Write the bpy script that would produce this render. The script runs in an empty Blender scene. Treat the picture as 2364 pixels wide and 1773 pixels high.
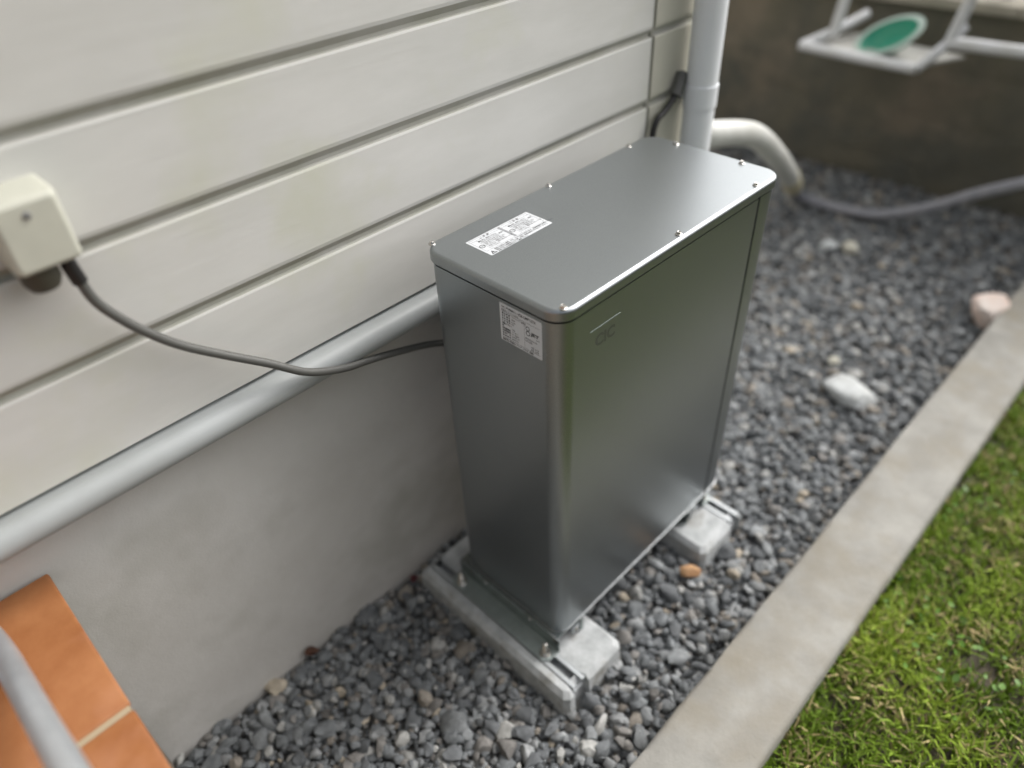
import bpy, bmesh, math, random
import numpy as np
from mathutils import Vector, Matrix, noise
C = bpy.context.scene
COL = C.collection
random.seed(7); RNG = np.random.default_rng(7)
R = math.radians

# ------------------------------------------------------------------ camera
cam_d = bpy.data.cameras.new('camera'); cam = bpy.data.objects.new('camera', cam_d); COL.objects.link(cam)
def rodr(v):
    v = np.array(v); th = np.linalg.norm(v); k = v/th
    K = np.array([[0,-k[2],k[1]],[k[2],0,-k[0]],[-k[1],k[0],0]])
    return np.eye(3)+math.sin(th)*K+(1-math.cos(th))*K@K
rm = rodr((2.1043,-0.9072,0.3721))
cam.matrix_world = Matrix(((rm[0][0],-rm[1][0],-rm[2][0],-.6526),
                           (rm[0][1],-rm[1][1],-rm[2][1],-.5774),
                           (rm[0][2],-rm[1][2],-rm[2][2],1.6011),(0,0,0,1)))
cam_d.sensor_width = 36; cam_d.lens = 1691.78/2364*36
cam_d.clip_start = .02; cam_d.clip_end = 500
cam_d.dof.use_dof = True; cam_d.dof.focus_distance = 1.23
cam_d.dof.aperture_fstop = (cam_d.lens*1e-3)/0.025
C.camera = cam

# ------------------------------------------------------------------ sky and sun
SUN_EL, SUN_AZ = R(45), R(-14)      # azimuth from +x towards -y
w = bpy.data.worlds.new('World'); C.world = w; w.use_nodes = True
nt = w.node_tree; bg = nt.nodes['Background']
sky = nt.nodes.new('ShaderNodeTexSky'); sky.sky_type = 'NISHITA'; sky.sun_disc = False
sky.sun_elevation = SUN_EL; sky.sun_rotation = R(90)-SUN_AZ
sky.air_density = 1.0; sky.dust_density = 9.0; sky.ozone_density = 1.0
hs = nt.nodes.new('ShaderNodeHueSaturation'); hs.inputs['Saturation'].default_value = .22
nt.links.new(sky.outputs[0], hs.inputs['Color']); nt.links.new(hs.outputs[0], bg.inputs['Color'])
bg.inputs['Strength'].default_value = .15
sl = bpy.data.lights.new('sun', 'SUN'); sun = bpy.data.objects.new('sun', sl); COL.objects.link(sun)
sl.energy = .75; sl.angle = R(95); sl.color = (1,.985,.965)
sd = Vector((math.cos(SUN_EL)*math.cos(SUN_AZ), math.cos(SUN_EL)*math.sin(SUN_AZ), math.sin(SUN_EL)))
sun.rotation_euler = sd.to_track_quat('Z','Y').to_euler()
C.view_settings.view_transform = 'Standard'; C.view_settings.look = 'None'
C.view_settings.gamma = 1; C.view_settings.exposure = 0.62
C.view_settings.use_curve_mapping = False

# ------------------------------------------------------------------ materials
def mat(name, col, rough=.6, metal=0., col2=None, scale=8., stretch=(1,1,1), detail=6, bump=0., bscale=None,
        bstretch=None, col3=None, scale3=2., lo=.35, hi=.65, lo3=.5, hi3=.7, spec=.5, rough2=None, bump2=0., b2scale=200, attr=None, coat=0):
    m = bpy.data.materials.new(name); m.use_nodes = True; t = m.node_tree; N = t.nodes; L = t.links
    b = N['Principled BSDF']; b.inputs['Roughness'].default_value = rough; b.inputs['Metallic'].default_value = metal
    b.inputs['Specular IOR Level'].default_value = spec
    b.inputs['Coat Weight'].default_value = coat
    tc = N.new('ShaderNodeTexCoord')
    def noi(sc, st, det=detail, rg=.6):
        mp = N.new('ShaderNodeMapping'); mp.inputs['Scale'].default_value = st
        n = N.new('ShaderNodeTexNoise'); n.inputs['Scale'].default_value = sc; n.inputs['Detail'].default_value = det
        n.inputs['Roughness'].default_value = rg
        L.new(tc.outputs['Object'], mp.inputs[0]); L.new(mp.outputs[0], n.inputs['Vector']); return n.outputs['Fac']
    def mix(f, a, bb, l, h):
        mr = N.new('ShaderNodeMapRange'); mr.inputs['From Min'].default_value = l; mr.inputs['From Max'].default_value = h
        L.new(f, mr.inputs[0]); x = N.new('ShaderNodeMix'); x.data_type = 'RGBA'
        L.new(mr.outputs[0], x.inputs[0])
        for s, v in ((x.inputs[6], a), (x.inputs[7], bb)):
            if hasattr(v, 'links'): L.new(v, s)
            else: s.default_value = (*v, 1)
        return x.outputs[2]
    cur = col
    if attr:
        a = N.new('ShaderNodeAttribute'); a.attribute_name = attr; cur = a.outputs['Color']
        if col2:
            n = noi(scale, stretch); mr = N.new('ShaderNodeMapRange'); mr.inputs['To Min'].default_value = col2[0]; mr.inputs['To Max'].default_value = col2[1]
            mr.inputs['From Min'].default_value = lo; mr.inputs['From Max'].default_value = hi
            L.new(n, mr.inputs[0]); mm = N.new('ShaderNodeMix'); mm.data_type = 'RGBA'; mm.blend_type = 'MULTIPLY'; mm.inputs[0].default_value = 1
            L.new(cur, mm.inputs[6]); L.new(mr.outputs[0], mm.inputs[7]); cur = mm.outputs[2]
    elif col2: cur = mix(noi(scale, stretch), col, col2, lo, hi)
    if col3: cur = mix(noi(scale3, (1,1,1), 4), cur, col3, lo3, hi3)
    if hasattr(cur, 'links'): L.new(cur, b.inputs['Base Color'])
    else: b.inputs['Base Color'].default_value = (*cur, 1)
    if rough2 is not None:
        mr = N.new('ShaderNodeMapRange'); mr.inputs['To Min'].default_value = rough; mr.inputs['To Max'].default_value = rough2
        mr.inputs['From Min'].default_value = .35; mr.inputs['From Max'].default_value = .65
        L.new(noi(scale*1.3, stretch), mr.inputs[0]); L.new(mr.outputs[0], b.inputs['Roughness'])
    nrm = None
    for amt, sc, st in ((bump, bscale or scale, bstretch or stretch), (bump2, b2scale, (1,1,1))):
        if amt:
            bp = N.new('ShaderNodeBump'); bp.inputs['Strength'].default_value = 1; bp.inputs['Distance'].default_value = amt
            L.new(noi(sc, st), bp.inputs['Height'])
            if nrm: L.new(nrm, bp.inputs['Normal'])
            nrm = bp.outputs[0]
    if nrm: L.new(nrm, b.inputs['Normal'])
    return m

M = {}
M['cab'] = mat('silver_metallic_paint', (.36,.384,.396), .36, .98, col2=(.295,.316,.327), col3=(.335,.357,.367), scale3=9, lo3=.5, hi3=.75, scale=800, detail=2, bump=.000006, bscale=700, bump2=.00018, b2scale=5)
M['galv'] = mat('galvanised_steel', (.36,.395,.385), .24, .95, col2=(.27,.30,.29), scale=60, bump=.00008, bscale=90)
M['galv2'] = mat('galvanised_flange', (.40,.45,.44), .42, .8, col2=(.34,.385,.375), scale=40, bump=.0001, bscale=90)
M['edge'] = mat('bare_steel_edge', (.50,.51,.51), .35, .9)
M['bolt'] = mat('zinc_plated_steel', (.72,.70,.67), .22, 1, col2=(.5,.48,.45), scale=120)
M['alu'] = mat('brushed_aluminium', (.46,.48,.49), .5, .6, col2=(.37,.39,.40), scale=30, stretch=(30,1,30))
M['dark'] = mat('black_gap', (.01,.01,.01), .8)
M['white_label'] = mat('white_label_film', (.62,.64,.66), .35, 0)
M['black_ink'] = mat('black_ink', (.02,.02,.022), .5)
M['grey_ink'] = mat('grey_ink', (.30,.31,.32), .5)
M['logo'] = mat('clear_embossed_film', (.19,.20,.20), .30, .8)
M['block'] = mat('pale_cast_concrete', (.31,.325,.325), .85, 0, col2=(.49,.505,.51), scale=26, bump=.0014, bscale=90, col3=(.20,.195,.17), scale3=13, lo3=.54, hi3=.68, bump2=.0004, b2scale=400, detail=10)
M['kerb'] = mat('weathered_concrete', (.235,.228,.207), .9, 0, col2=(.31,.302,.275), scale=11, bump=.0015, bscale=60, col3=(.235,.215,.175), scale3=4.5, lo3=.48, hi3=.68, bump2=.0008, b2scale=260, detail=10)
M['found'] = mat('grey_rendered_concrete', (.53,.512,.485), .9, 0, col2=(.60,.585,.56), scale=4, bump=.0012, bscale=30, detail=10, col3=(.36,.35,.31), scale3=2.2, lo3=.5, hi3=.75, bump2=.0005, b2scale=220)
M['siding'] = mat('pale_grey_siding', (.615,.61,.58), .62, 0, col2=(.555,.552,.52), scale=4, stretch=(.9,1,3), bump=.0004, bscale=9, bstretch=(1,1,14), col3=(.545,.55,.455), scale3=3.1, lo3=.54, hi3=.74, detail=8)
M['groove'] = mat('painted_shade_groove', (.40,.395,.365), .8, 0, col2=(.33,.33,.28), scale=9)  # darker tone stands in for shade inside the siding grooves
M['trim'] = mat('pale_beige_trim', (.52,.505,.43), .6, 0, col2=(.46,.45,.38), scale=7)
M['seal'] = mat('grey_sealant', (.27,.265,.23), .7)
M['flash'] = mat('pale_grey_pvc', (.37,.39,.39), .45, 0, col2=(.32,.335,.33), scale=6, spec=.6)
M['pvc'] = mat('bluish_white_pvc', (.80,.82,.84), .35, 0, col2=(.74,.76,.78), scale=5)
M['pvc2'] = mat('cream_white_pvc', (.52,.525,.50), .45, 0, col2=(.40,.40,.37), scale=7)
M['cuff'] = mat('yellowed_plastic', (.50,.45,.30), .5)
M['hose'] = mat('grey_flexible_hose', (.20,.205,.23), .5, 0, col2=(.26,.26,.28), scale=20)
M['cable'] = mat('grey_cable_sheath', (.10,.10,.093), .5)
M['ivory'] = mat('ivory_plastic', (.53,.53,.45), .5, 0, col2=(.46,.46,.39), scale=12)
M['olive'] = mat('dark_olive_rubber', (.055,.05,.035), .6)
M['blackp'] = mat('black_rubber', (.012,.011,.011), .5)
M['screwg'] = mat('dull_grey_screw', (.25,.25,.25), .5, .5)
M['tile'] = mat('terracotta_tile', (.25,.088,.024), .62, 0, col2=(.36,.15,.055), scale=9, bump=.0008, bscale=40, col3=(.36,.16,.085), scale3=5, attr=None, detail=8)
M['grout'] = mat('sandy_grout', (.36,.29,.19), .9, 0, bump=.001, bscale=200)
M['porch'] = mat('brownish_mortar', (.15,.13,.10), .9, 0, col2=(.21,.19,.15), scale=9, bump=.001, bscale=60)
M['tube'] = mat('satin_silver_tube', (.66,.69,.72), .34, .7, col2=(.52,.55,.58), scale=12)
M['bwall'] = mat('dark_mossy_blockwork', (.12,.108,.078), .95, 0, col2=(.075,.075,.063), scale=3.2, bump=.006, bscale=22, col3=(.16,.135,.10), scale3=2.6, lo3=.5, hi3=.65, bump2=.002, b2scale=120, detail=10)
M['cap'] = mat('beige_coping', (.36,.33,.27), .85, 0, col2=(.27,.25,.2), scale=7, bump=.001, bscale=80)
M['rack'] = mat('white_painted_steel', (.56,.57,.59), .4, 0, col2=(.47,.475,.47), scale=9)
M['rack2'] = mat('pale_grey_board', (.36,.355,.33), .6, 0, col2=(.30,.295,.27), scale=9)
M['green'] = mat('green_plastic', (.03,.27,.175), .35)
M['rim'] = mat('pale_green_rim', (.38,.47,.42), .4)
M['soil'] = mat('dark_soil', (.055,.048,.032), .95, 0, col2=(.09,.075,.05), scale=20, bump=.004, bscale=60)
M['gbase'] = mat('dark_gravel_bed', (.11,.11,.105), .95, 0, col2=(.07,.07,.068), scale=70, bump=.006, bscale=90)
M['pebble'] = mat('crushed_stone', None, .75, 0, col2=(.78,1.2), scale=60, bump=.0009, bscale=160, attr='col')
M['blade'] = mat('grass_blade', None, .5, 0, attr='col', spec=.35)
M['stone'] = mat('white_quartz_stone', (.50,.52,.52), .75, 0, col2=(.38,.39,.38), scale=26, bump=.003, bscale=60)
M['pink'] = mat('pink_white_stone', (.58,.53,.49), .8, 0, col2=(.58,.44,.37), scale=14, bump=.001, bscale=60)
M['orange'] = mat('orange_brown_stone', (.40,.24,.12), .7, 0, col2=(.32,.17,.08), scale=30, bump=.001, bscale=80)
M['palest'] = mat('pale_sandy_stone', (.46,.45,.38), .7, 0, col2=(.38,.36,.29), scale=30, bump=.001, bscale=80)
M['palegr'] = mat('pale_grey_stone', (.46,.48,.48), .7, 0, col2=(.38,.40,.40), scale=30, bump=.001, bscale=80)
M['leaf'] = mat('dark_leaf', (.03,.06,.022), .5, 0, col2=(.05,.085,.03), scale=9)
M['render'] = mat('plain_wall_render', (.5,.49,.45), .8)

# grass blades let a little light through
_t = M['blade'].node_tree; _b = _t.nodes['Principled BSDF']
_b.inputs['Subsurface Weight'].default_value = 0

# ------------------------------------------------------------------ helpers
def link_mesh(name, me, m, parent=None):
    o = bpy.data.objects.new(name, me); COL.objects.link(o)
    for mm in (m if isinstance(m, (list, tuple)) else [m]): me.materials.append(mm)
    if parent: o.parent = parent
    return o
def obj(name, bm, m, parent=None, smooth=False, loc=None):
    me = bpy.data.meshes.new(name); bmesh.ops.recalc_face_normals(bm, faces=bm.faces); bm.to_mesh(me); bm.free()
    if smooth:
        me.polygons.foreach_set('use_smooth', [True]*len(me.polygons))
        if smooth is not True: me.set_sharp_from_angle(angle=R(smooth))
    o = link_mesh(name, me, m, parent)
    if loc: o.location = loc
    return o
def tag(o, label, cat, group=None, kind=None):
    o['label'] = label; o['category'] = cat
    if group: o['group'] = group
    if kind: o['kind'] = kind
    return o
def empty(name, loc, label, cat, group=None):
    o = bpy.data.objects.new(name, None); o.empty_display_size = .05; COL.objects.link(o); o.location = loc
    C.view_layers[0].update()
    return tag(o, label, cat, group)
def adopt(child, root):      # geometry is written in world coordinates
    child.parent = root; child.matrix_parent_inverse = Matrix.Translation(-root.location)
    return child
def box(bm, x0,x1,y0,y1,z0,z1, bev=0, seg=2):
    b = bmesh.new()
    vs = [b.verts.new((x,y,z)) for z in (z0,z1) for y in (y0,y1) for x in (x0,x1)]
    for f in ((0,1,3,2),(4,6,7,5),(0,4,5,1),(1,5,7,3),(3,7,6,2),(2,6,4,0)): b.faces.new([vs[i] for i in f])
    bmesh.ops.recalc_face_normals(b, faces=b.faces)
    if bev: bmesh.ops.bevel(b, geom=list(b.edges), offset=bev, segments=seg, affect='EDGES', profile=.5)
    me = bpy.data.meshes.new('t'); b.to_mesh(me); b.free(); bm.from_mesh(me); bpy.data.meshes.remove(me)
def rring(x0,x1,y0,y1,rs,n=10):
    """rounded rectangle outline, rs = corner radii for (x1,y0),(x1,y1),(x0,y1),(x0,y0)"""
    out = []
    for (cx,cy,a0),r in zip(((x1,y0,-90),(x1,y1,0),(x0,y1,90),(x0,y0,180)), rs):
        sx = -1 if cx==x1 else 1; sy = 1 if cy==y0 else -1
        ox, oy = cx+sx*r, cy+sy*r
        k = n if r>1e-6 else 0
        for i in range(k+1):
            a = R(a0+90*i/max(k,1)); out.append((ox+r*math.cos(a), oy+r*math.sin(a)))
    return out
def loft(bm, rings, cap0=True, cap1=True):
    vr = [[bm.verts.new(p) for p in r] for r in rings]; n = len(vr[0])
    for a, b in zip(vr, vr[1:]):
        for i in range(n): bm.faces.new((a[i],a[(i+1)%n],b[(i+1)%n],b[i]))
    if cap0: bm.faces.new(vr[0][::-1])
    if cap1: bm.faces.new(vr[-1])
def prism(bm, pts, z0, z1):
    loft(bm, [[(x,y,z0) for x,y in pts],[(x,y,z1) for x,y in pts]])
def cyl(bm, c, r, h, n=24, axis=(0,0,1), r2=None, rot=0):
    q = Vector((0,0,1)).rotation_difference(Vector(axis)); c = Vector(c)
    rings = []
    for z, rr in ((0,r),(h,r if r2 is None else r2)):
        rings.append([c+q@Vector((rr*math.cos(rot+2*math.pi*i/n), rr*math.sin(rot+2*math.pi*i/n), z)) for i in range(n)])
    loft(bm, rings)
def lathe(bm, c, prof, n=24, axis=(0,0,1), caps=(True,True)):
    q = Vector((0,0,1)).rotation_difference(Vector(axis)); c = Vector(c)
    loft(bm, [[c+q@Vector((r*math.cos(2*math.pi*i/n), r*math.sin(2*math.pi*i/n), z)) for i in range(n)] for r,z in prof], *caps)
def spline(pts, k=8):
    P = [Vector(p) for p in pts]; P = [2*P[0]-P[1]]+P+[2*P[-1]-P[-2]]; out = []
    for i in range(1, len(P)-2):
        for j in range(k):
            t = j/k; a,b,c,d = P[i-1:i+3]
            out.append(.5*((2*b)+(c-a)*t+(2*a-5*b+4*c-d)*t*t+(3*b-a-3*c+d)*t**3))
    out.append(P[-2]); return out
def tube(bm, pts, r, n=14, rfun=None):
    pts = [Vector(p) for p in pts]; rings = []; u = None
    for i, p in enumerate(pts):
        t = (pts[min(i+1,len(pts)-1)]-pts[max(i-1,0)]).normalized()
        if u is None: u = t.orthogonal().normalized()
        u = (u-t*u.dot(t)).normalized(); v = t.cross(u); rr = rfun(i/(len(pts)-1), i) if rfun else r
        rings.append([p+rr*(math.cos(2*math.pi*k/n)*u+math.sin(2*math.pi*k/n)*v) for k in range(n)])
    loft(bm, rings)

# ------------------------------------------------------------------ ground
def sheet(name, x0,x1,y0,y1,z,m,nx=2,ny=2,amp=0, kind='structure'):
    bm = bmesh.new(); g = [[bm.verts.new((x0+(x1-x0)*i/nx, y0+(y1-y0)*j/ny, z+(amp*noise.noise(Vector((i*.37,j*.37,z*9))) if amp else 0))) for j in range(ny+1)] for i in range(nx+1)]
    for i in range(nx):
        for j in range(ny): bm.faces.new((g[i][j],g[i+1][j],g[i+1][j+1],g[i][j+1]))
    o = obj(name, bm, m, smooth=True); o['kind'] = kind; return o
sheet('ground', -120,120,-120,120,-.02,M['soil'])
sheet('gravel_ground', -3,2.98,-.262,3.4,.028,M['gbase'],60,40,.008)
sheet('lawn_ground', -3,12,-12,-.44,.055,M['soil'],60,50,.012)

GX = dict(blocks=((-.08,.118,-.09,.405),(.435,.618,-.09,.405)))
def pebbles():
    bm = bmesh.new(); bmesh.ops.create_icosphere(bm, subdivisions=2, radius=1); bm.verts.ensure_lookup_table()
    base = np.array([v.co[:] for v in bm.verts]); tri = np.array([[v.index for v in f.verts] for f in bm.faces]); bm.free()
    shapes = []
    for k in range(14):
        d = np.array([noise.noise(Vector(b)*1.3+Vector((k*7.1,0,0))) for b in base])
        s = base*(1+.42*d)[:,None]
        for _ in range(6):       # facets: clip by random planes
            n = RNG.normal(size=3); n /= np.linalg.norm(n); h = RNG.uniform(.55,.85)
            t = s@n-h; s = s-np.clip(t,0,None)[:,None]*n*.9
        shapes.append(s)
    P = []
    def fill(x0,x1,y0,y1,sp,z,smin,smax):
        for i in range(int((x1-x0)/sp)+1):
            for j in range(int((y1-y0)/sp)+1):
                x = x0+i*sp+random.uniform(-.5,.5)*sp; y = y0+j*sp+random.uniform(-.5,.5)*sp
                if not (y0<=y<=y1): continue
                if any(a<x<b and c<y<d for a,b,c,d in GX['blocks']): continue
                s = random.triangular(smin*.55,smax*1.35,smin)*(1.4 if random.random()<.08 else 1)
                hz = .006*noise.noise(Vector((x*3,y*3,0)))
                P.append((x,y,z+hz+random.uniform(-.004,.005),s))
    fill(-.8,1.3,-.255,.438,.0185,.040,.0095,.0155)
    fill(-.8,1.3,-.255,.438,.030,.050,.010,.016)
    fill(-.8,1.3,-.255,.438,.0145,.034,.0045,.008)
    fill(1.3,2.88,-.255,.9,.023,.042,.011,.018)
    fill(1.3,2.88,-.255,.9,.036,.053,.012,.018)
    fill(1.0,2.88,.9,1.6,.036,.045,.014,.022)
    n = len(P); nv, nf = len(base), len(tri)
    V = np.empty((n*nv,3)); F = np.empty((n*nf,3),dtype=np.int32); CC = np.empty((n*nv,4),dtype=np.float32)
    pal = [(.095,.102,.106),(.072,.077,.081),(.123,.130,.133),(.163,.169,.170),(.115,.11,.103),(.22,.22,.21),(.15,.135,.115),(.24,.21,.165)]
    wts = [.26,.2,.2,.12,.1,.06,.045,.015]
    ks = RNG.choice(len(pal), n, p=wts)
    for i,(x,y,z,s) in enumerate(P):
        S = shapes[RNG.integers(14)]*np.array([s*RNG.uniform(.7,1.5), s*RNG.uniform(.6,1.2), s*RNG.uniform(.45,.85)])
        a,b,c = RNG.uniform(0,6.283), RNG.normal()*.35, RNG.normal()*.35
        Rz = np.array([[math.cos(a),-math.sin(a),0],[math.sin(a),math.cos(a),0],[0,0,1]])
        Rx = np.array([[1,0,0],[0,math.cos(b),-math.sin(b)],[0,math.sin(b),math.cos(b)]])
        Ry = np.array([[math.cos(c),0,math.sin(c)],[0,1,0],[-math.sin(c),0,math.cos(c)]])
        V[i*nv:(i+1)*nv] = S@(Rz@Rx@Ry).T+np.array([x,y,z])
        F[i*nf:(i+1)*nf] = tri+i*nv
        col = np.array(pal[ks[i]])*RNG.uniform(.82,1.25)*1.3
        CC[i*nv:(i+1)*nv,:3] = col; CC[i*nv:(i+1)*nv,3] = 1
    me = bpy.data.meshes.new('gravel'); me.vertices.add(len(V)); me.vertices.foreach_set('co', V.ravel())
    me.loops.add(len(F)*3); me.loops.foreach_set('vertex_index', F.ravel())
    me.polygons.add(len(F)); me.polygons.foreach_set('loop_start', np.arange(0,len(F)*3,3)); me.polygons.foreach_set('loop_total', np.full(len(F),3))
    me.update(); at = me.color_attributes.new('col','FLOAT_COLOR','POINT'); at.data.foreach_set('color', CC.ravel())
    me.polygons.foreach_set('use_smooth', np.ones(len(F),dtype=bool)); me.set_sharp_from_angle(angle=R(32))
    o = link_mesh('gravel', me, M['pebble']); tag(o, 'dark grey crushed stone gravel between the house and the kerb', 'gravel', kind='stuff')
pebbles()

def stone(name, c, s, m, label, seed, sharp=25):
    bm = bmesh.new(); bmesh.ops.create_icosphere(bm, subdivisions=4, radius=1)
    rr = random.Random(seed); pl = []
    for _ in range(9):
        n = Vector((rr.gauss(0,1),rr.gauss(0,1),rr.gauss(0,1))).normalized(); pl.append((n, rr.uniform(.6,.9)))
    for v in bm.verts:
        p = v.co*(1+.25*noise.noise(v.co*1.2+Vector((seed,0,0))))
        for n,h in pl:
            t = p.dot(n)-h
            if t>0: p = p-n*t*.85
        v.co = p+.03*Vector(noise.noise_vector(p*4))
        v.co = Vector((v.co.x*s[0], v.co.y*s[1], v.co.z*s[2]))
    o = obj(name, bm, m, smooth=True); o.location = c; o.rotation_euler = (0,0,s[3]); tag(o, label, 'stone'); return o
stone('white_stone', (1.285,-.065,.075), (.056,.095,.036,-.35), M['stone'], 'large smooth white stone lying on the gravel near the kerb', 3)
stone('kerb_stone', (2.0,-.225,.10), (.10,.062,.055,.1), M['pink'], 'pinkish white stone wedged on the gravel against the kerb', 5)
stone('pebble', (2.10,.41,.075), (.032,.036,.022,.2), M['palegr'], 'pale grey round pebble, left of a pair on far gravel', 8)
stone('pebble', (2.14,.335,.075), (.033,.034,.024,.9), M['palest'], 'cream yellow round pebble, right of a pair on far gravel', 9)
stone('pebble', (.395,-.075,.066), (.032,.018,.015,-.7), M['orange'], 'orange brown pebble beside the far concrete block', 12)
stone('pebble', (1.42,.05,.062), (.02,.02,.014,.3), M['palest'], 'small tan pebble on gravel beyond the cabinet, near white stone', 14)

def leaf(c, L, rz, m, label):
    bm = bmesh.new(); n = 12; rows = []
    for i in range(n+1):
        t = i/n; w_ = L*.28*math.sin(math.pi*t**.8)**.9+.0002
        rows.append([bm.verts.new((L*(t-.5), w_*u, .006*math.sin(3*t+1)+abs(u)*w_*.55+th)) for th in (0,) for u in (-1,-.5,0,.5,1)])
    for a,b_ in zip(rows,rows[1:]):
        for k in range(4): bm.faces.new((a[k],a[k+1],b_[k+1],b_[k]))
    g = bmesh.ops.solidify(bm, geom=list(bm.faces), thickness=.0006)
    o = obj('dead_leaf', bm, m, smooth=40); o.location = c; o.rotation_euler = (.2,.15,rz); tag(o, label, 'leaf')
leaf((-.085,.412,.066), .036, .6, mat('maroon_leaf',(.13,.028,.035),.6,0,col2=(.09,.02,.02),scale=60), 'dark red fallen leaf on gravel at the foundation near the cabinet block')
leaf((-.375,.428,.068), .038, -.3, mat('brown_leaf',(.14,.06,.035),.7,0,col2=(.09,.045,.03),scale=60), 'brown fallen leaf on gravel at the foundation, between porch and cabinet')

# ------------------------------------------------------------------ grass
def grass():
    nb = 95000
    x = RNG.uniform(-.25,2.9,nb); y = -.447-RNG.power(.8,nb)*1.5
    keep = np.ones(nb,bool)
    def vn(px,py,s,o): return np.array([noise.noise(Vector((a*s+o,b*s,o))) for a,b in zip(px,py)])
    n1 = vn(x,y,5,3.); n2 = vn(x,y,14,8.); n3 = vn(x,y,3.3,20.)
    keep = (n2+.5*n1>-.38)|(RNG.random(nb)<.25)
    x,y,n1,n2,n3 = [a[keep] for a in (x,y,n1,n2,n3)]; nb = len(x)
    h = RNG.uniform(.018,.05,nb)*(1+.5*n1); w = RNG.uniform(.0012,.0032,nb)
    a = RNG.uniform(0,6.283,nb); lean = RNG.uniform(.2,1.2,nb)*h; la = a+RNG.normal(0,.7,nb)
    z0 = np.full(nb,.05)
    dx,dy = np.cos(a+1.57),np.sin(a+1.57); lx,ly = np.cos(la),np.sin(la)
    V = np.empty((nb,5,3))
    for k,(t,ww) in enumerate(((0,1),(0,-1),(.55,.8),(.55,-.8),(1,0))):
        V[:,k,0] = x+dx*w*ww+lx*lean*t*t; V[:,k,1] = y+dy*w*ww+ly*lean*t*t; V[:,k,2] = z0+h*(t-.25*t*t*lean/h)
    f = np.array([[0,1,3],[0,3,2],[2,3,4]]); F = (f[None]+5*np.arange(nb)[:,None,None]).reshape(-1,3)
    g1 = np.array([.115,.21,.014]); g2 = np.array([.26,.37,.045]); br = np.array([.40,.34,.18]); dk = np.array([.03,.07,.012])
    t = np.clip(.5+n1*1.1+RNG.normal(0,.18,nb),0,1)[:,None]
    col = g1*(1-t)+g2*t
    d = np.clip((n3-.0)*2.2,0,.75)[:,None]; col = col*(1-d)+(dk if False else g1*.8)*d
    isb = (RNG.random(nb)<(.10+.32*np.clip(n2*1.8+.1,0,1)))[:,None]; col = np.where(isb, br*RNG.uniform(.6,1.2,(nb,1)), col)
    col = col*RNG.uniform(.85,1.18,(nb,1))*np.array([1.06,1,.95])
    CC = np.ones((nb,5,4),dtype=np.float32); CC[:,:,:3] = col[:,None,:]
    # small round weed leaves among the blades
    nl = 2200; lx0 = RNG.uniform(-.1,2.4,nl); ly0 = -.46-RNG.power(.8,nl)*1.3
    k2 = np.array([noise.noise(Vector((a*4,b*4,31.))) for a,b in zip(lx0,ly0)])>.02
    lx0,ly0 = lx0[k2],ly0[k2]; nl = len(lx0)
    LV = np.empty((nl,7,3)); r = RNG.uniform(.004,.009,nl); la2 = RNG.uniform(0,6.283,nl); tz = RNG.uniform(.062,.088,nl); tl = RNG.normal(0,.45,(nl,2))
    for k in range(7):
        if k==6: ox,oy = np.zeros(nl),np.zeros(nl)
        else:
            an = la2+k*math.pi/3; rr = r*(1.25 if k%3==0 else .85); ox,oy = np.cos(an)*rr,np.sin(an)*rr
        LV[:,k,0] = lx0+ox; LV[:,k,1] = ly0+oy; LV[:,k,2] = tz+ox*tl[:,0]+oy*tl[:,1]-(0.001 if k==6 else 0)
    lf = np.array([[6,i,(i+1)%6] for i in range(6)]); LF = (lf[None]+7*np.arange(nl)[:,None,None]).reshape(-1,3)+nb*5
    LC = np.ones((nl,7,4),dtype=np.float32); LC[:,:,:3] = (np.array([.085,.17,.025])*RNG.uniform(.6,1.5,(nl,1)))[:,None,:]
    V = np.concatenate([V.reshape(-1,3),LV.reshape(-1,3)]); F = np.concatenate([F,LF]).astype(np.int32); CC = np.concatenate([CC.reshape(-1,4),LC.reshape(-1,4)])
    me = bpy.data.meshes.new('grass'); me.vertices.add(len(V)); me.vertices.foreach_set('co', V.ravel())
    me.loops.add(len(F)*3); me.loops.foreach_set('vertex_index', F.ravel())
    me.polygons.add(len(F)); me.polygons.foreach_set('loop_start', np.arange(0,len(F)*3,3)); me.polygons.foreach_set('loop_total', np.full(len(F),3))
    me.update(); at = me.color_attributes.new('col','FLOAT_COLOR','POINT'); at.data.foreach_set('color', CC.ravel())
    tag(link_mesh('grass', me, M['blade']), 'patchy green grass with dry straw beside the concrete kerb', 'grass', kind='stuff')
grass()
# farther turf, seen only mirrored in the cabinet
lf = sheet('far_lawn', -3,12,-12,-1.9,.085,mat('far_turf',(.05,.07,.025),.9,0,col2=(.08,.085,.045),scale=6,bump=.02,bscale=30),20,20,.02)

# ------------------------------------------------------------------ kerb
bm = bmesh.new(); zt = .125
nseg = 400
prof = [(-.445,-.02),(-.445,zt-.012),(-.441,zt-.004),(-.434,zt),(-.276,zt),(-.268,zt-.004),(-.264,zt-.012),(-.264,-.02)]
rings = []
for i in range(nseg+1):
    x = -1.6+4.48*i/nseg; rw = []
    for j,(y,z) in enumerate(prof):
        e = .0022*noise.noise(Vector((x*9,j*3.1,1)))+.0012*noise.noise(Vector((x*40,j*5,2)))
        rw.append((x,y+(e if j not in (0,7) else 0),z+(e*.7 if 0<j<7 else 0)))
    rings.append(rw)
loft(bm, rings)
tag(obj('concrete_kerb', bm, M['kerb'], smooth=40), 'weathered pale concrete kerb between the gravel and the grass', 'kerb')

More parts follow.
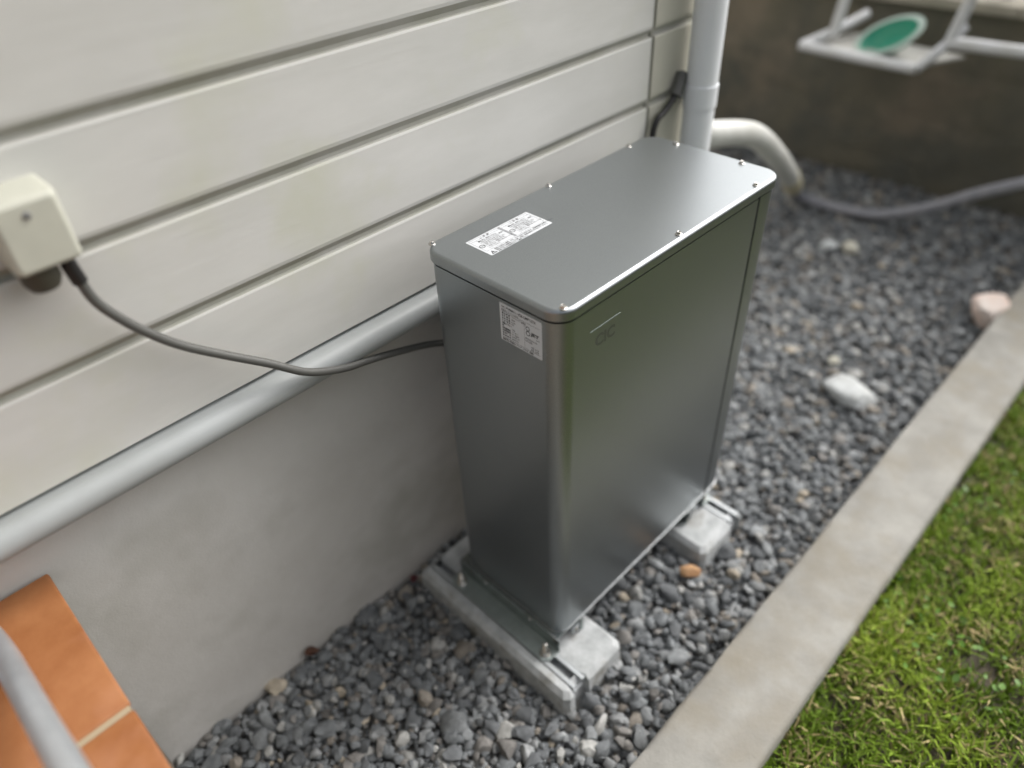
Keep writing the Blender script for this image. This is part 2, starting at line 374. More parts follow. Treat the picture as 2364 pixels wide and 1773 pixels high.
# ------------------------------------------------------------------ house
house = empty('house', (0,.44,0), 'house corner with pale grey horizontal siding above grey concrete foundation', 'house')
YS = .405
HX0, HX1 = -3.0, .965
def siding(x0, x1, name, m, y=YS):
    bm = bmesh.new(); pts = []
    z = .852
    pts.append((y+.03,z-.004)); pts.append((y+.003,z-.004)); pts.append((y,z-.001))
    zs = [1.008+.1505*i for i in range(0,22)]
    for g in zs:
        pts += [(y,g-.009),(y+.0012,g-.0052),(y+.0085,g-.0046),(y+.0085,g+.001),(y+.0045,g+.007),(y+.0014,g+.012),(y,g+.018)]
    pts += [(y,4.4),(y+.03,4.4)]
    n = len(pts); A = [bm.verts.new((x0,p[0],p[1])) for p in pts]; B = [bm.verts.new((x1,p[0],p[1])) for p in pts]
    for i in range(n-1):
        f = bm.faces.new((A[i],B[i],B[i+1],A[i+1]))
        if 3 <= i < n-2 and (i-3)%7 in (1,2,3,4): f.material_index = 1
    bm.faces.new(B); bm.faces.new(A[::-1]); bm.faces.new((A[0],A[-1],B[-1],B[0]))
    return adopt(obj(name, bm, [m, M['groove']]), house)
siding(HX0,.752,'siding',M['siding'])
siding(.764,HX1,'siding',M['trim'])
bm = bmesh.new(); box(bm,.7525,.7635,YS+.004,YS+.02,.85,4.4); adopt(obj('joint_seal', bm, M['seal']), house)
bm = bmesh.new(); box(bm,HX0+.002,HX1-.02,YS+.041,4.0,-.05,.846); adopt(obj('foundation_wall', bm, M['found']), house)
bm = bmesh.new(); box(bm,HX0,HX1-.001,YS+.0305,4.0,.8475,4.4); adopt(obj('wall', bm, M['siding']), house)
bm = bmesh.new(); box(bm,HX0-.3,HX1+.1,YS-.3,4.3,4.4,4.55); adopt(obj('roof', bm, M['render']), house)
# rounded drip rail along the foot of the siding
bm = bmesh.new(); pr = []
cy, cz, rr = .394, .8165, .0250
for i in range(17):
    a = R(78+i*13.0); pr.append((cy+rr*math.cos(a)*.95, cz+rr*math.sin(a)))
pr = [(YS+.029,cz+.0285)]+pr+[(YS+.034,cz-.030)]
A = [bm.verts.new((HX0,a,b)) for a,b in pr]; B = [bm.verts.new((HX1-.002,a,b)) for a,b in pr]
for i in range(len(pr)-1): bm.faces.new((A[i],B[i],B[i+1],A[i+1]))
bm.faces.new(A); bm.faces.new(B[::-1]); bm.faces.new((A[0],A[-1],B[-1],B[0]))
adopt(obj('drip_rail', bm, M['flash'], smooth=40), house)

# downpipe with wall brackets
dp = empty('downpipe', (.897,.357,.03), 'white vertical rainwater downpipe at the house corner', 'downpipe')
bm = bmesh.new(); cyl(bm,(.897,.357,.03),.037,4.3,32); adopt(obj('pipe', bm, M['pvc'], smooth=40), dp)
for z in (.98,2.2,3.4):
    bm = bmesh.new(); cyl(bm,(.897,.357,z),.0395,.05,32); box(bm,.885,.909,.39,.404,z+.01,z+.04); adopt(obj('socket', bm, M['pvc'], smooth=40), dp)
# far black cable fixed near the joint
bm = bmesh.new(); tube(bm, spline([(.755,.385,.60),(.757,.387,.80),(.759,.388,.93),(.772,.388,.972),(.80,.388,.985),(.83,.388,1.005),(.852,.39,1.03),(.868,.395,1.052)]), .0075)
lc = obj('wall_cable', bm, M['blackp'], smooth=True); tag(lc,'short dark cable curving up the wall beside the downpipe','cable')
bm = bmesh.new(); tube(bm,[(.838,.387,1.012),(.853,.389,1.033),(.869,.394,1.054)],.0135); obj('gland', bm, M['cable'], lc, smooth=40)

# white drain duct and grey hose behind the cabinet
dd = empty('drain_duct', (2.3,.68,.05), 'fat cream white drain pipe curving down to the gravel behind the house corner', 'pipe')
bm = bmesh.new(); tube(bm, spline([(1.04,.60,.80),(1.10,.50,.805),(1.18,.462,.80),(1.38,.452,.738),(1.6,.474,.60),(1.9,.56,.42),(2.06,.607,.32)]), .037, 24)
adopt(obj('duct', bm, M['pvc2'], smooth=40), dd)
bm = bmesh.new(); tube(bm, [(2.04,.600,.335),(2.20,.65,.225)], .040, 24); adopt(obj('cuff', bm, M['cuff'], smooth=40), dd)
bm = bmesh.new(); pts = spline([(2.19,.645,.235),(2.30,.68,.15),(2.38,.665,.10),(2.42,.58,.078),(2.43,.45,.082),(2.44,.335,.103),(2.45,.18,.18),(2.45,.03,.285),(2.44,-.12,.38),(2.43,-.35,.52),(2.40,-.55,.66)], 26)
tube(bm, pts, .021, 18, rfun=lambda t,i: .021+.0022*(i%2))
tag(obj('garden_hose', bm, M['hose'], smooth=True), 'grey ribbed hose looping over the far gravel in front of the dark wall', 'hose')

# ------------------------------------------------------------------ back wall
bw = empty('block_wall', (3.0,0,0), 'dark weathered block wall behind the gravel with beige coping on top', 'wall')
bm = bmesh.new()
NY, NZ = 300, 48
y0, y1 = -4., 5.
grid = []
for i in range(NY+1):
    col = []
    for j in range(NZ+1):
        y = y0+(y1-y0)*i/NY; z = -.05+.85*j/NZ
        row = int((z+.05)/.2); fy = ((y+(.2 if row%2 else 0))/.4)%1; fz = ((z+.05)/.2)%1
        gap = max(0,1-min(fy,1-fy)*.4/.012)*.006+max(0,1-min(fz,1-fz)*.2/.012)*.006
        d = .012*noise.noise(Vector((y*5,z*5,4)))+.006*noise.noise(Vector((y*16,z*16,4)))
        col.append(bm.verts.new((2.9+gap+d,y,z)))
    grid.append(col)
for i in range(NY):
    for j in range(NZ): bm.faces.new((grid[i][j],grid[i][j+1],grid[i+1][j+1],grid[i+1][j]))
box(bm,2.925,3.05,y0,y1,-.05,.80)
adopt(obj('wall', bm, M['bwall'], smooth=True), bw)
bm = bmesh.new()
for k in range(15): box(bm,2.86,3.07,y0+.6*k+.002,y0+.6*k+.598,.801,.842,.006)
box(bm,-6,2.855,-4.1,-3.9,.801,.842,.006)  # coping of the added unseen wall
adopt(obj('coping', bm, M['cap'], smooth=40), bw)
bm = bmesh.new(); box(bm,-6,2.924,-4.06,-3.94,-.05,.80); adopt(obj('added_unseen_wall', bm, M['bwall']), bw)  # unseen wall added across the lawn to darken what the cabinet reflects
# hedge beyond the wall, plus an unseen stretch added across the lawn
def hedge():
    nl = 9000; c = np.stack([RNG.uniform(3.12,3.8,nl), RNG.uniform(-3,3.5,nl), RNG.uniform(.4,1.5,nl)],1)
    c = c[np.array([noise.noise(Vector(p)*2.2)>-.28 for p in c])]; c2 = np.stack([RNG.uniform(-5,3.8,16000), RNG.uniform(-4.9,-4.15,16000), RNG.uniform(.2,2.1,16000)],1)  # c2: unseen leaves added to darken the cabinet's side reflection
    c = np.concatenate([c, c2]); nl = len(c)
    u = RNG.normal(size=(nl,3)); u /= np.linalg.norm(u,axis=1)[:,None]; v = np.cross(u,RNG.normal(size=(nl,3))); v /= np.linalg.norm(v,axis=1)[:,None]
    l = np.where(c[:,1:2]<-4.1, RNG.uniform(.05,.09,(nl,1)), RNG.uniform(.02,.045,(nl,1))); V = np.stack([c-u*l,c+v*l*.45,c+u*l,c-v*l*.45],1).reshape(-1,3); F = np.arange(nl*4).reshape(-1,4)
    me = bpy.data.meshes.new('foliage'); me.from_pydata(V.tolist(),[],F.tolist()); return me
hg = empty('hedge', (3.45,0,0), 'dark green hedge growing beyond the beige topped wall, with an added unseen stretch across the lawn', 'hedge')
adopt(link_mesh('foliage', hedge(), M['leaf']), hg)
bm = bmesh.new()
for k in range(14): tube(bm, spline([(3.45,-2.9+.47*k,-.02),(3.47,-2.85+.47*k,.5),(3.42,-2.95+.47*k,1.2)],4), .012, 7)
adopt(obj('stem', bm, M['porch'], smooth=True), hg)

# ------------------------------------------------------------------ white rack with green dish
rk = empty('metal_rack', (2.62,.3,.69), 'white metal rack with a flat shelf hanging in front of the dark wall', 'rack')
bm = bmesh.new(); prism(bm, [(2.50,.86),(2.50,.40),(2.72,.30),(2.80,.78)], .672, .682); adopt(obj('shelf', bm, M['rack2']), rk)
for pts in ([(2.495,.875,.682),(2.50,.62,.672),(2.505,.40,.668)], [(2.50,.865,.684),(2.62,.795,.722),(2.78,.74,.765)], [(2.505,.40,.668),(2.60,.345,.745),(2.66,.32,.80)]):
    bm = bmesh.new(); tube(bm, pts, .019, 12); adopt(obj('rail', bm, M['rack'], smooth=40), rk)
for pts in ([(2.60,.79,.71),(2.60,.775,.84),(2.61,.74,1.5)], [(2.60,.342,.735),(2.60,.315,.90),(2.62,.28,1.5)]):
    bm = bmesh.new(); tube(bm, pts, .021, 12); adopt(obj('post', bm, M['rack'], smooth=40), rk)
bm = bmesh.new(); tube(bm, [(2.60,.35,.752),(2.60,.1,.758),(2.60,-.5,.79)], .022, 12); adopt(obj('crossbar', bm, M['rack'], smooth=40), rk)
bm = bmesh.new(); tube(bm, [(2.61,.74,1.49),(2.95,.74,1.49),(2.98,.74,1.46),(2.98,.74,.843)], .018, 10); adopt(obj('wall_arm', bm, M['rack'], smooth=40), rk)
bm = bmesh.new(); tube(bm, [(2.62,.28,1.49),(2.95,.28,1.49),(2.98,.28,1.46),(2.98,.28,.843)], .018, 10); adopt(obj('wall_arm', bm, M['rack'], smooth=40), rk)
gd = empty('plastic_dish', (2.62,.555,.70), 'oval green plastic dish with pale rim tilted on the white rack', 'dish')
def dish(prof, name, m, caps=True):
    bm = bmesh.new(); n = 40; rings = []
    ax = Matrix.Translation((2.60,.56,.735))@Matrix.Rotation(R(-24),4,'X')@Matrix.Rotation(R(-38),4,'Y')
    for r,z in prof: rings.append([ax@Vector((r*.62*math.cos(2*math.pi*i/n), r*math.sin(2*math.pi*i/n), z)) for i in range(n)])
    loft(bm, rings, caps, caps); return adopt(obj(name, bm, m, smooth=40), gd)
dish([(.02,-.040),(.075,-.036),(.105,-.012),(.118,.012),(.112,.012),(.10,-.008),(.07,-.030),(.02,-.033)], 'bowl', M['green'])
dish([(.113,.013),(.136,.010),(.138,.016),(.113,.018),(.113,.013)], 'rim', M['rim'], False)

# ------------------------------------------------------------------ tiled porch
pc = empty('tiled_porch', (-1.5,.1,0), 'raised porch with orange terracotta tiles against the house wall', 'porch')
PZ = .69
bm = bmesh.new(); box(bm,-2.6,-.716,-.9,.435,-.02,PZ-.016); adopt(obj('base', bm, M['porch']), pc)
bm = bmesh.new(); box(bm,-2.6,-.6965,-.9,.4355,PZ-.0155,PZ-.004); adopt(obj('grout', bm, M['grout']), pc)
bm = bmesh.new()
for i in range(6):
    for j in range(4):
        x1 = -.694-.31*i; y1_ = .436-.31*j
        box(bm, x1-.300,x1,y1_-.300,y1_,PZ-.012,PZ+random.uniform(-.0008,.0008),.004,3)
adopt(obj('tile', bm, M['tile'], smooth=40), pc)
hr = empty('handrail', (-.79,.1,.69), 'silver metal tube bent across the orange porch tiles', 'handrail')
bm = bmesh.new(); tube(bm, spline([(-.80,.415,.706),(-.789,.36,.712),(-.782,.30,.728),(-.775,.20,.765),(-.768,.09,.805),(-.758,-.05,.855),(-.748,-.2,.90),(-.745,-.45,.93),(-.745,-.62,.90),(-.745,-.68,.80),(-.745,-.68,.69)]), .0165, 20)
adopt(obj('rail', bm, M['tube'], smooth=True), hr)
bm = bmesh.new(); lathe(bm,(-.832,.300,.69),[(.021,0),(.021,.02),(.016,.035),(.012,.05),(.004,.056)],24); adopt(obj('end_cap', bm, M['tube'], smooth=40), hr)
bm = bmesh.new(); tube(bm,[(-.832,.300,.735),(-.86,.15,.775),(-.89,-.1,.85),(-.90,-.4,.90)],.011,14); adopt(obj('lower_rail', bm, M['tube'], smooth=True), hr)

# ------------------------------------------------------------------ outlet box and cable on the wall
ob = empty('outlet_box', (-.508,YS,1.22), 'ivory plastic outlet box screwed to the siding above the cable', 'outlet box')
bm = bmesh.new()
def yr(x0,x1,z0,z1,r,y): return [(a,y,b) for a,b in rring(x0,x1,z0,z1,(r,)*4,6)]
loft(bm, [yr(-.546,-.470,1.178,1.266,.006,YS+.0),yr(-.546,-.470,1.178,1.266,.006,.352),yr(-.544,-.472,1.180,1.264,.006,.344),yr(-.541,-.475,1.183,1.261,.005,.3405),yr(-.539,-.477,1.185,1.259,.005,.340),yr(-.537,-.479,1.187,1.257,.005,.340)])
adopt(obj('cover', bm, M['ivory'], smooth=40), ob)
bm = bmesh.new(); lathe(bm,(-.509,.3405,1.247),[(.0045,0),(.0045,.002),(.002,.003)],16,(0,-1,0)); adopt(obj('screw', bm, M['screwg'], smooth=40), ob)
bm = bmesh.new(); lathe(bm,(-.520,.372,1.1775),[(.022,0),(.022,-.020),(.017,-.030),(.010,-.033)],24); adopt(obj('plug', bm, M['olive'], smooth=40), ob)
bm = bmesh.new(); tube(bm,[(-.487,.375,1.1775),(-.486,.375,1.16),(-.483,.375,1.135)],.0095,14); adopt(obj('cable_gland', bm, M['blackp'], smooth=40), ob)
bm = bmesh.new(); tube(bm, spline([(-.484,.375,1.145),(-.478,.377,1.107),(-.465,.378,1.077),(-.439,.380,1.035),(-.399,.381,.986),(-.346,.380,.938),(-.286,.372,.890),(-.238,.361,.850),(-.195,.360,.826),(-.152,.366,.806),(-.108,.376,.789),(-.03,.39,.758),(.07,.40,.717),(.17,.39,.665),(.26,.345,.61),(.27,.31,.60)]), .0070, 12)
tag(obj('power_cable', bm, M['cable'], smooth=True), 'grey cable drooping from the outlet box over the drip rail to the cabinet', 'cable')

# ------------------------------------------------------------------ concrete support blocks
def block(x0, x1, sx0, sx1, label):
    """x0..x1 footprint, sx0..sx1 outer width of the steel channel"""
    t = empty('concrete_block', ((x0+x1)/2,.155,0), label, 'concrete block', 'concrete blocks under the cabinet')
    ya, yb, zt = -.086, .398, .102; ch = .011
    bm = bmesh.new()
    def ring(z, ins, fl):
        xa, xb, a, b = x0+ins-fl, x1-ins+fl, ya+ins-fl, yb-ins+fl; c = .011
        m0, m1 = sx0-.002, sx1+.002; dp = .016
        return [(xa+c,a,z),(m0,a,z),(m0+.003,a+dp,z),(m1-.003,a+dp,z),(m1,a,z),(xb-c,a,z),(xb,a+c,z),(xb,b-c,z),(xb-c,b,z),(xa+c,b,z),(xa,b-c,z),(xa,a+c,z)]
    loft(bm, [ring(-.02,0,.010), ring(zt-ch,0,0), ring(zt,ch,0)], True, False)
    # top with a slot for the channel
    r = ring(zt,ch,0); yE = yb-ch
    def f(pts): bm.faces.new([bm.verts.new(p) for p in pts])
    xa, xb, a = x0+ch, x1-ch, ya+ch; dp=.016; c=.011
    f([(xa+c,a,zt),(sx0-.002,a,zt),(sx0+.001,a+dp,zt),(sx0+.001,yE,zt),(xa+c,yE,zt),(xa,yE-c,zt),(xa,a+c,zt)])
    f([(sx1+.002,a,zt),(xb-c,a,zt),(xb,a+c,zt),(xb,yE-c,zt),(xb-c,yE,zt),(sx1-.001,yE,zt),(sx1-.001,a+dp,zt)])
    s0, s1 = sx0+.001, sx1-.001; q0 = a+dp
    f([(s0,q0,zt),(s0,yE,zt),(s0,yE,zt-.03),(s0,q0,zt-.03)]); f([(s1,q0,zt),(s1,q0,zt-.03),(s1,yE,zt-.03),(s1,yE,zt)])
    f([(s0,q0,zt-.03),(s0,yE,zt-.03),(s1,yE,zt-.03),(s1,q0,zt-.03)])
    bmesh.ops.remove_doubles(bm, verts=bm.verts, dist=1e-5)
    adopt(obj('block', bm, M['block']), t)
    bm = bmesh.new(); L0 = -.078; L1 = yb-ch-.004; z = zt+.0025; w = .0012
    box(bm, sx0+.0025,sx0+.0125,L0,L1,z-.002,z,.0004); box(bm, sx1-.0125,sx1-.0025,L0,L1,z-.002,z,.0004)
    box(bm, sx0+.0025,sx0+.0045,L0+.0002,L1,z-.024,z-.0021); box(bm, sx1-.0045,sx1-.0025,L0+.0002,L1,z-.024,z-.0021)
    box(bm, sx0+.0105,sx0+.0123,L0+.0002,L1,z-.010,z-.0021); box(bm, sx1-.0123,sx1-.0105,L0+.0002,L1,z-.010,z-.0021)
    box(bm, sx0+.0046,sx1-.0046,L0+.0004,L1,z-.0238,z-.022)
    adopt(obj('steel_channel', bm, M['alu']), t)
    return t
block(-.075,.113,-.0485,-.0055,'pale concrete support block under the near end of the cabinet')
block(.440,.618,.5650,.6080,'pale concrete support block under the far end of the cabinet')

# ------------------------------------------------------------------ metal cabinet
W, D, H, b = .6407, .314, 1.0, .0038
cb = empty('metal_cabinet', (W/2,D/2,.104), 'tall silver grey metal storage battery cabinet standing on two concrete blocks', 'battery cabinet')
A = lambda o: adopt(o, cb)
zb = .1535; zl = H-.0205
seam = .5615
# front cover wraps the front and both sides up to the seam
bm = bmesh.new()
def body(x0,x1,rs,z0,z1):
    bm = bmesh.new(); o = rring(x0,x1,b,D-b,rs,14); loft(bm, [[(x,y,z) for x,y in o] for z in (z0,z1)]); return bm
A(obj('front_cover', body(b,seam,(.0008,.0008,.034,.034),zb,zl-.0060), M['cab'], smooth=35))
A(obj('rear_cover', body(seam+.0072,W-b,(.034,.034,.0008,.0008),zb,zl-.0060), M['cab'], smooth=35))
bm = bmesh.new(); o1 = rring(b+.0028,W-b-.0028,b+.0028,D-b-.0028,(.031,)*4,14); loft(bm, [[(x,y,z) for x,y in o1] for z in (zb+.002,zl+.001)]); A(obj('inner_frame', bm, M['dark']))
bm = bmesh.new(); o1 = rring(b-.0012,W-b+.0012,b-.0012,D-b+.0012,(.031,.031,.034,.034),14); loft(bm, [[(x,y,z) for x,y in o1] for z in (zb-.0022,zb-.0002)])
A(obj('lower_edge', bm, M['edge'], smooth=35))
bm = bmesh.new(); o1 = rring(b+.006,W-b-.006,b+.006,D-b-.006,(.028,.028,.028,.028),10); loft(bm, [[(x,y,z) for x,y in o1] for z in (zb-.0115,zb-.0032)])
A(obj('underside', bm, M['dark']))
# lid
bm = bmesh.new(); rings = []
lidp = [(.0022,0),(.0,.0005),(0,.0125)]+[(.0072*(1-math.cos(R(a))),.0125+.0078*math.sin(R(a))) for a in range(9,91,9)]+[(.0085,.0203),(.012,.0203)]
for ins, z in lidp:
    r = .037-ins
    rings.append([(x,y,zl+z) for x,y in rring(ins,W-ins,ins,D-ins,(r,)*4,16)])
loft(bm, rings, True, True)
lid = A(obj('lid', bm, M['cab'], smooth=50))
def hexscrew(name, p, axis, m, s=1, parent=None):
    bm = bmesh.new(); q = Vector(axis); p = Vector(p)
    lathe(bm, p, [(.0062*s,0),(.0062*s,.0010*s),(.0050*s,.0018*s)], 20, axis)
    cyl(bm, p+q*.0017*s, .0047*s, .0030*s, 6, axis, .0044*s, rot=random.uniform(0,1))
    lathe(bm, p+q*.0046*s, [(.0030*s,0),(.0026*s,.0008*s),(.0008*s,.0002*s)], 16, axis)
    o = obj(name, bm, m, smooth=35)
    adopt(o, cb)
    if parent is not None:
        o.parent = parent; o.matrix_parent_inverse = parent.matrix_world.inverted() if False else Matrix.Identity(4)
    return o
zt = zl+.0203
for x,y in ((.0194,D-.008),(.3105,D-.008),(.555,D-.009),(.555,.0115),(.3105,.0125),(.0194,.0125),(W-.016,.083),(W-.016,D-.078)):
    hexscrew('screw', (x,y,zt), (0,0,1), M['bolt'], 1.0, lid)
# hat-section feet
def foot(s, xo):
    """s=+1 near, -1 far (mirrored), xo = x of the outer web"""
    X = lambda d: xo+s*d
    y0_, y1_ = -.001, .318
    t = bpy.data.objects.new('foot_bracket', None); COL.objects.link(t)
    bm = bmesh.new()
    def bb(a,c,ya,yb,za,zc,bev=.0006):
        a,c = sorted((X(a),X(c))); box(bm,a,c,ya,yb,za,zc,bev,1)
    bb(0,.0028,y0_,y1_,.1085,.1500)
    bb(.0008,.0758,y0_+.007,y1_,.1475,.1500)
    bb(.073,.0758,y0_,y1_,.1085,.1475)
    fl = []
    for da, db in ((-.041,.0028),(.073,.098)):
        c = .013; outer = da if da<0 else db; inner = db if da<0 else da
        sg = -1 if da<0 else 1
        pts = [(X(inner),y0_),(X(outer-sg*c),y0_),(X(outer),y0_+c),(X(outer),y1_-c),(X(outer-sg*c),y1_),(X(inner),y1_)]
        fb = bmesh.new(); prism(fb, pts, .1055,.1083); fl.append(A(obj('flange', fb, M['galv2'])))
    br = A(obj('foot_bracket', bm, M['galv'])); bpy.data.objects.remove(t)
    for f_ in fl: f_.parent = br; f_.matrix_parent_inverse = Matrix.Identity(4)
    bm = bmesh.new(); a,c = sorted((X(-.0003),X(.0010))); box(bm,a,c,y0_,y1_,.1501,.1512)
    o = obj('sheared_edge', bm, M['alu']); adopt(o,cb); o.parent = br; o.matrix_parent_inverse = Matrix.Identity(4)
    for y in (.227,.085):
        hexscrew('screw', (X(-.0002),y,.146), (-s,0,0), M['bolt'], .8, br)
        bm = bmesh.new(); a,c = sorted((X(-.0006),X(.0030))); box(bm,a,c,y-.016,y+.016,.1500,.1528,.0005,1); o = obj('tab', bm, M['galv']); adopt(o,cb); o.parent = br; o.matrix_parent_inverse = Matrix.Identity(4)
    bm = bmesh.new(); a,c = sorted((X(.042),X(.066))); box(bm,a,c,-.0035,-.0010,.132,.1500,.0006,1); box(bm,c-.0022 if s>0 else a,c if s>0 else a+.0022,-.0034,.0085,.112,.1275,.0004,1)
    tb = A(obj('side_tab', bm, M['cab']))
    hexscrew('screw', ((a+c)/2,-.0036,.140), (0,-1,0), M['bolt'], .8, tb)
    for y in (.020,.292):
        px = X(-.0225); bm = bmesh.new()
        lathe(bm,(px,y,.1084),[(.0130,0),(.0130,.0016)],28); adopt_o = obj('washer', bm, M['bolt'], smooth=40)
        bm = bmesh.new(); prof = [(.0058,0)]
        for k in range(22): prof += [(.0060,.002+k*.0016),(.0053,.0028+k*.0016)]
        prof += [(.0050,.0385),(.0035,.0395)]
        lathe(bm,(px,y,.1050),prof,18); bo = A(obj('anchor_bolt', bm, M['bolt'], smooth=50))
        bm = bmesh.new(); cyl(bm,(px,y,.1102),.0106,.0100,6,rot=.3+y); cyl(bm,(px,y,.1202),.0092,.0016,20,r2=.0080)
        nu = obj('nut', bm, M['bolt'])
        bm = bmesh.new(); cyl(bm,(px,y,.1101),.0112,.0022,20)
        for o in (adopt_o, nu):
            o.parent = bo; o.matrix_parent_inverse = Matrix.Identity(4)
        bm.free()
    return br
foot(1,-.0050); foot(-1,.5640)

# ------------------------------------------------------------------ printed labels
dg = bpy.context.evaluated_depsgraph_get()
def strokes(items, mtx, name, m, parent, lines=(), rings_=(), fix=None):
    """items: (text, x, y, size, stretch); lines: (x0,y0,x1,y1); label plane coordinates in metres"""
    V, F = [], []
    for it in items:
        s, x, y, size = it[:4]; sx = it[4] if len(it)>4 else 1; off = it[5] if len(it)>5 else 0
        cu = bpy.data.curves.new('t','FONT'); cu.body = s; cu.size = size; cu.offset = off*size; cu.resolution_u = 3
        o = bpy.data.objects.new('t', cu); COL.objects.link(o); C.view_layers[0].update()
        me = bpy.data.meshes.new_from_object(o.evaluated_get(bpy.context.evaluated_depsgraph_get()))
        k = len(V); V += [(v.co.x*sx+x, v.co.y+y, 0) for v in me.vertices]; F += [[i+k for i in p.vertices] for p in me.polygons]
        bpy.data.objects.remove(o); bpy.data.curves.remove(cu); bpy.data.meshes.remove(me)
    for x0,y0_,x1,y1_ in lines:
        k = len(V); V += [(x0,y0_,0),(x1,y0_,0),(x1,y1_,0),(x0,y1_,0)]; F.append([k,k+1,k+2,k+3])
    for cx,cy,ra,rb in rings_:
        k = len(V); n = 24
        for i in range(n):
            a = 2*math.pi*i/n; V += [(cx+ra*math.cos(a),cy+ra*math.sin(a),0),(cx+rb*math.cos(a),cy+rb*math.sin(a),0)]
        for i in range(n): j=(i+1)%n; F.append([k+2*i,k+2*i+1,k+2*j+1,k+2*j])
    V = [tuple(mtx@Vector(v)) for v in V]
    me = bpy.data.meshes.new(name); me.from_pydata(V,[],F); o = link_mesh(name, me, m)
    o.parent = parent; o.matrix_parent_inverse = Matrix.Identity(4); return o
def plate(name, w_, h_, r, mtx, m, th=.0003):
    bm = bmesh.new(); o = rring(0,w_,0,h_,(r,)*4,5)
    loft(bm, [[mtx@Vector((x,y,z)) for x,y in o] for z in (-.0001,th)]); return A(obj(name, bm, m))
# rating plate on the -x face (reading left = +y)
LW, LH = .0905, .0715
mt = Matrix(((0,0,-1,b),(-1,0,0,.1315),(0,1,0,.8965),(0,0,0,1)))
rp = plate('rating_label', LW, LH, .002, mt, M['white_label'])
mt2 = mt@Matrix.Translation((0,0,.0005))
keys = ['電池種類','定格電圧','定格容量','保護等級','質量クラス','製','使用温度範囲','使用湿度範囲','製造年月','製造番号']
vals = ['リチウムイオン蓄電池','204.8V','62.0Ah','IP55','I','133kg','-10～45℃','20～85%RH','2024 年 5 月','245707 001']
it = [('CIC',.004,.0638,.0048,1,.02),('屋外用蓄電池ユニット',.0145,.0640,.0042,.72,.015),('CB-LMP127A',.0415,.0630,.0066,1.0,.02),('蓄電池ユニット 12.7kWh',.004,.0582,.0042,.8,.0)]
for i,(k,v) in enumerate(zip(keys,vals)):
    yy = .0520-i*.00468
    n = len(k)
    if n <= 5:
        for j,chh in enumerate(k): it.append((chh,.0045+j*(.0145/(max(n,2)-1)),yy,.0038,1,.02))
    else: it.append((k,.0045,yy,.0038,.80,.02))
    it.append((v,.0250,yy,.0040,.8,.0))
it += [('JET',.0680,.0380,.0078,1.5,.05),('認証品',.0785,.0330,.0024,1,0),('MPZ0352024-045',.0548,.0262,.0045,.78,0),('CIN-10085',.0548,.0215,.0042,.8,0),('充電:  DC用',.0670,.0130,.0042,.75,.0),('放電:  DC用',.0670,.0085,.0042,.75,.0),
       ('製造販売元  株式会社シーアイシー／エネルギー事業部',.004,.0018,.0046,.60,.02)]
strokes(it, mt2, 'printed_text', M['black_ink'], rp,
        lines=[(.004,.0569,.0865,.0574),(.004,.0068,.0865,.0073),(.0532,.0095,.0535,.0560)],
        rings_=[(.0608,.0473,.0030,.0042),(.0612,.0385,.0032,.0045)])
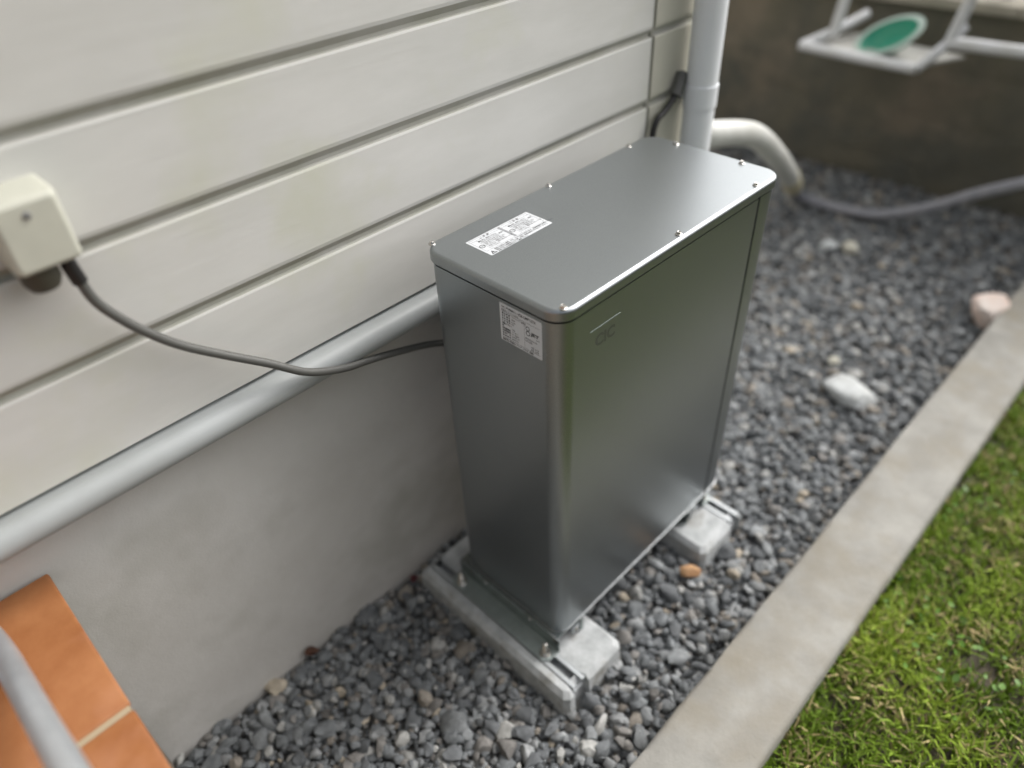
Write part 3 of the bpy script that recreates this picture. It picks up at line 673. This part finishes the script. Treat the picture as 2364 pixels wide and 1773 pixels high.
# warning label on the lid (reading left = -x)
TW, TH = .1475, .0640
mt = Matrix(((1,0,0,.058),(0,1,0,.201),(0,0,1,zt),(0,0,0,1)))
wl = plate('warning_label', TW, TH, .0015, mt, M['white_label'])
mt2 = mt@Matrix.Translation((0,0,.0005))
it = []; ln = []; rg = []
tl = ['禁止  異物を入れたり、','水をかけないでください。感電や','火災のおそれがあります。','注意  近くで火気を使用しない','でください。破裂のおそれ','があります。指示に従い正しく使用','してください。']
for px in (.004,.0755):
    w_ = .067
    ln += [(px,.0155,px+w_,.0158),(px,.0605,px+w_,.0608),(px,.0155,px+.0003,.0608),(px+w_-.0003,.0155,px+w_,.0608),(px,.0545,px+w_,.0548),(px+.012,.0155,px+.0123,.0545)]
    for j,chh in enumerate('ご注意' if px<.05 else 'ご警告'): it.append((chh,px+.022+j*.0085,.0553,.0052,1,.03))
    it.append(('禁止',px+.0122,.0475,.0044,.8,.05))
    for k,s in enumerate(tl): it.append((s,px+.0145+(.006 if k in (0,) else 0),.0478-k*.0047,.0041,.84,.01))
    rg.append((px+.0062,.0330,.0040,.0052)); ln.append((px+.0032,.0326,px+.0092,.0334))
it += [('取扱いを誤ると感電、火災、けがのおそれがあります。取扱説明書をお読みください。',.0175,.0100,.0043,.86,.01),('指定以外の工事業者による分解・修理・改造は絶対に行わないでください。',.0175,.0052,.0043,.86,.01),
       ('お問い合わせは販売店まで ご連絡ください。',.0175,.0006,.0042,.86,.01)]
strokes(it, mt2, 'printed_text', M['black_ink'], wl, lines=ln+[(.071,.0155,.0755,.0608)] if False else ln, rings_=rg)
tri = bmesh.new()
def trif(o_, i_):
    A_ = [tri.verts.new(mt2@Vector((p[0],p[1],0))) for p in o_]; B_ = [tri.verts.new(mt2@Vector((p[0],p[1],0))) for p in i_]
    for k in range(3): tri.faces.new((A_[k],A_[(k+1)%3],B_[(k+1)%3],B_[k]))
trif([(.004,.0015),(.0155,.0015),(.00975,.0120)], [(.0063,.0029),(.0132,.0029),(.00975,.0092)])
vv = [tri.verts.new(mt2@Vector(p)) for p in ((.0092,.0040,0),(.0103,.0040,0),(.0106,.0078,0),(.0089,.0078,0))]; tri.faces.new(vv)
o = obj('warning_triangle', tri, M['black_ink']); o.parent = wl; o.matrix_parent_inverse = Matrix.Identity(4)
bm = bmesh.new(); box(bm,.058+.0712,.058+.0753,.201+.0156,.201+.0607,zt+.00035,zt+.0005); o = obj('divider_band', bm, M['grey_ink']); o.parent = wl; o.matrix_parent_inverse = Matrix.Identity(4)
# embossed maker mark on the long side
mt = Matrix(((1,0,0,.0865),(0,0,-1,b-.0001),(0,1,0,.8945),(0,0,0,1)))
fm = A(strokes([], Matrix.Identity(4), 'mark_film', M['logo'], cb)) if False else None
it = [('CIC',0,0,.0300,1.0,.035)]
lg = strokes(it, mt@Matrix.Translation((0,0,.0003)), 'embossed_mark', M['logo'], cb)
lg.matrix_parent_inverse = Matrix.Translation(-cb.location)
bm = bmesh.new(); box(bm,.074,.149,b-.0004,b-.0001,.9300,.9304); A(obj('film_edge', bm, M['galv2']))
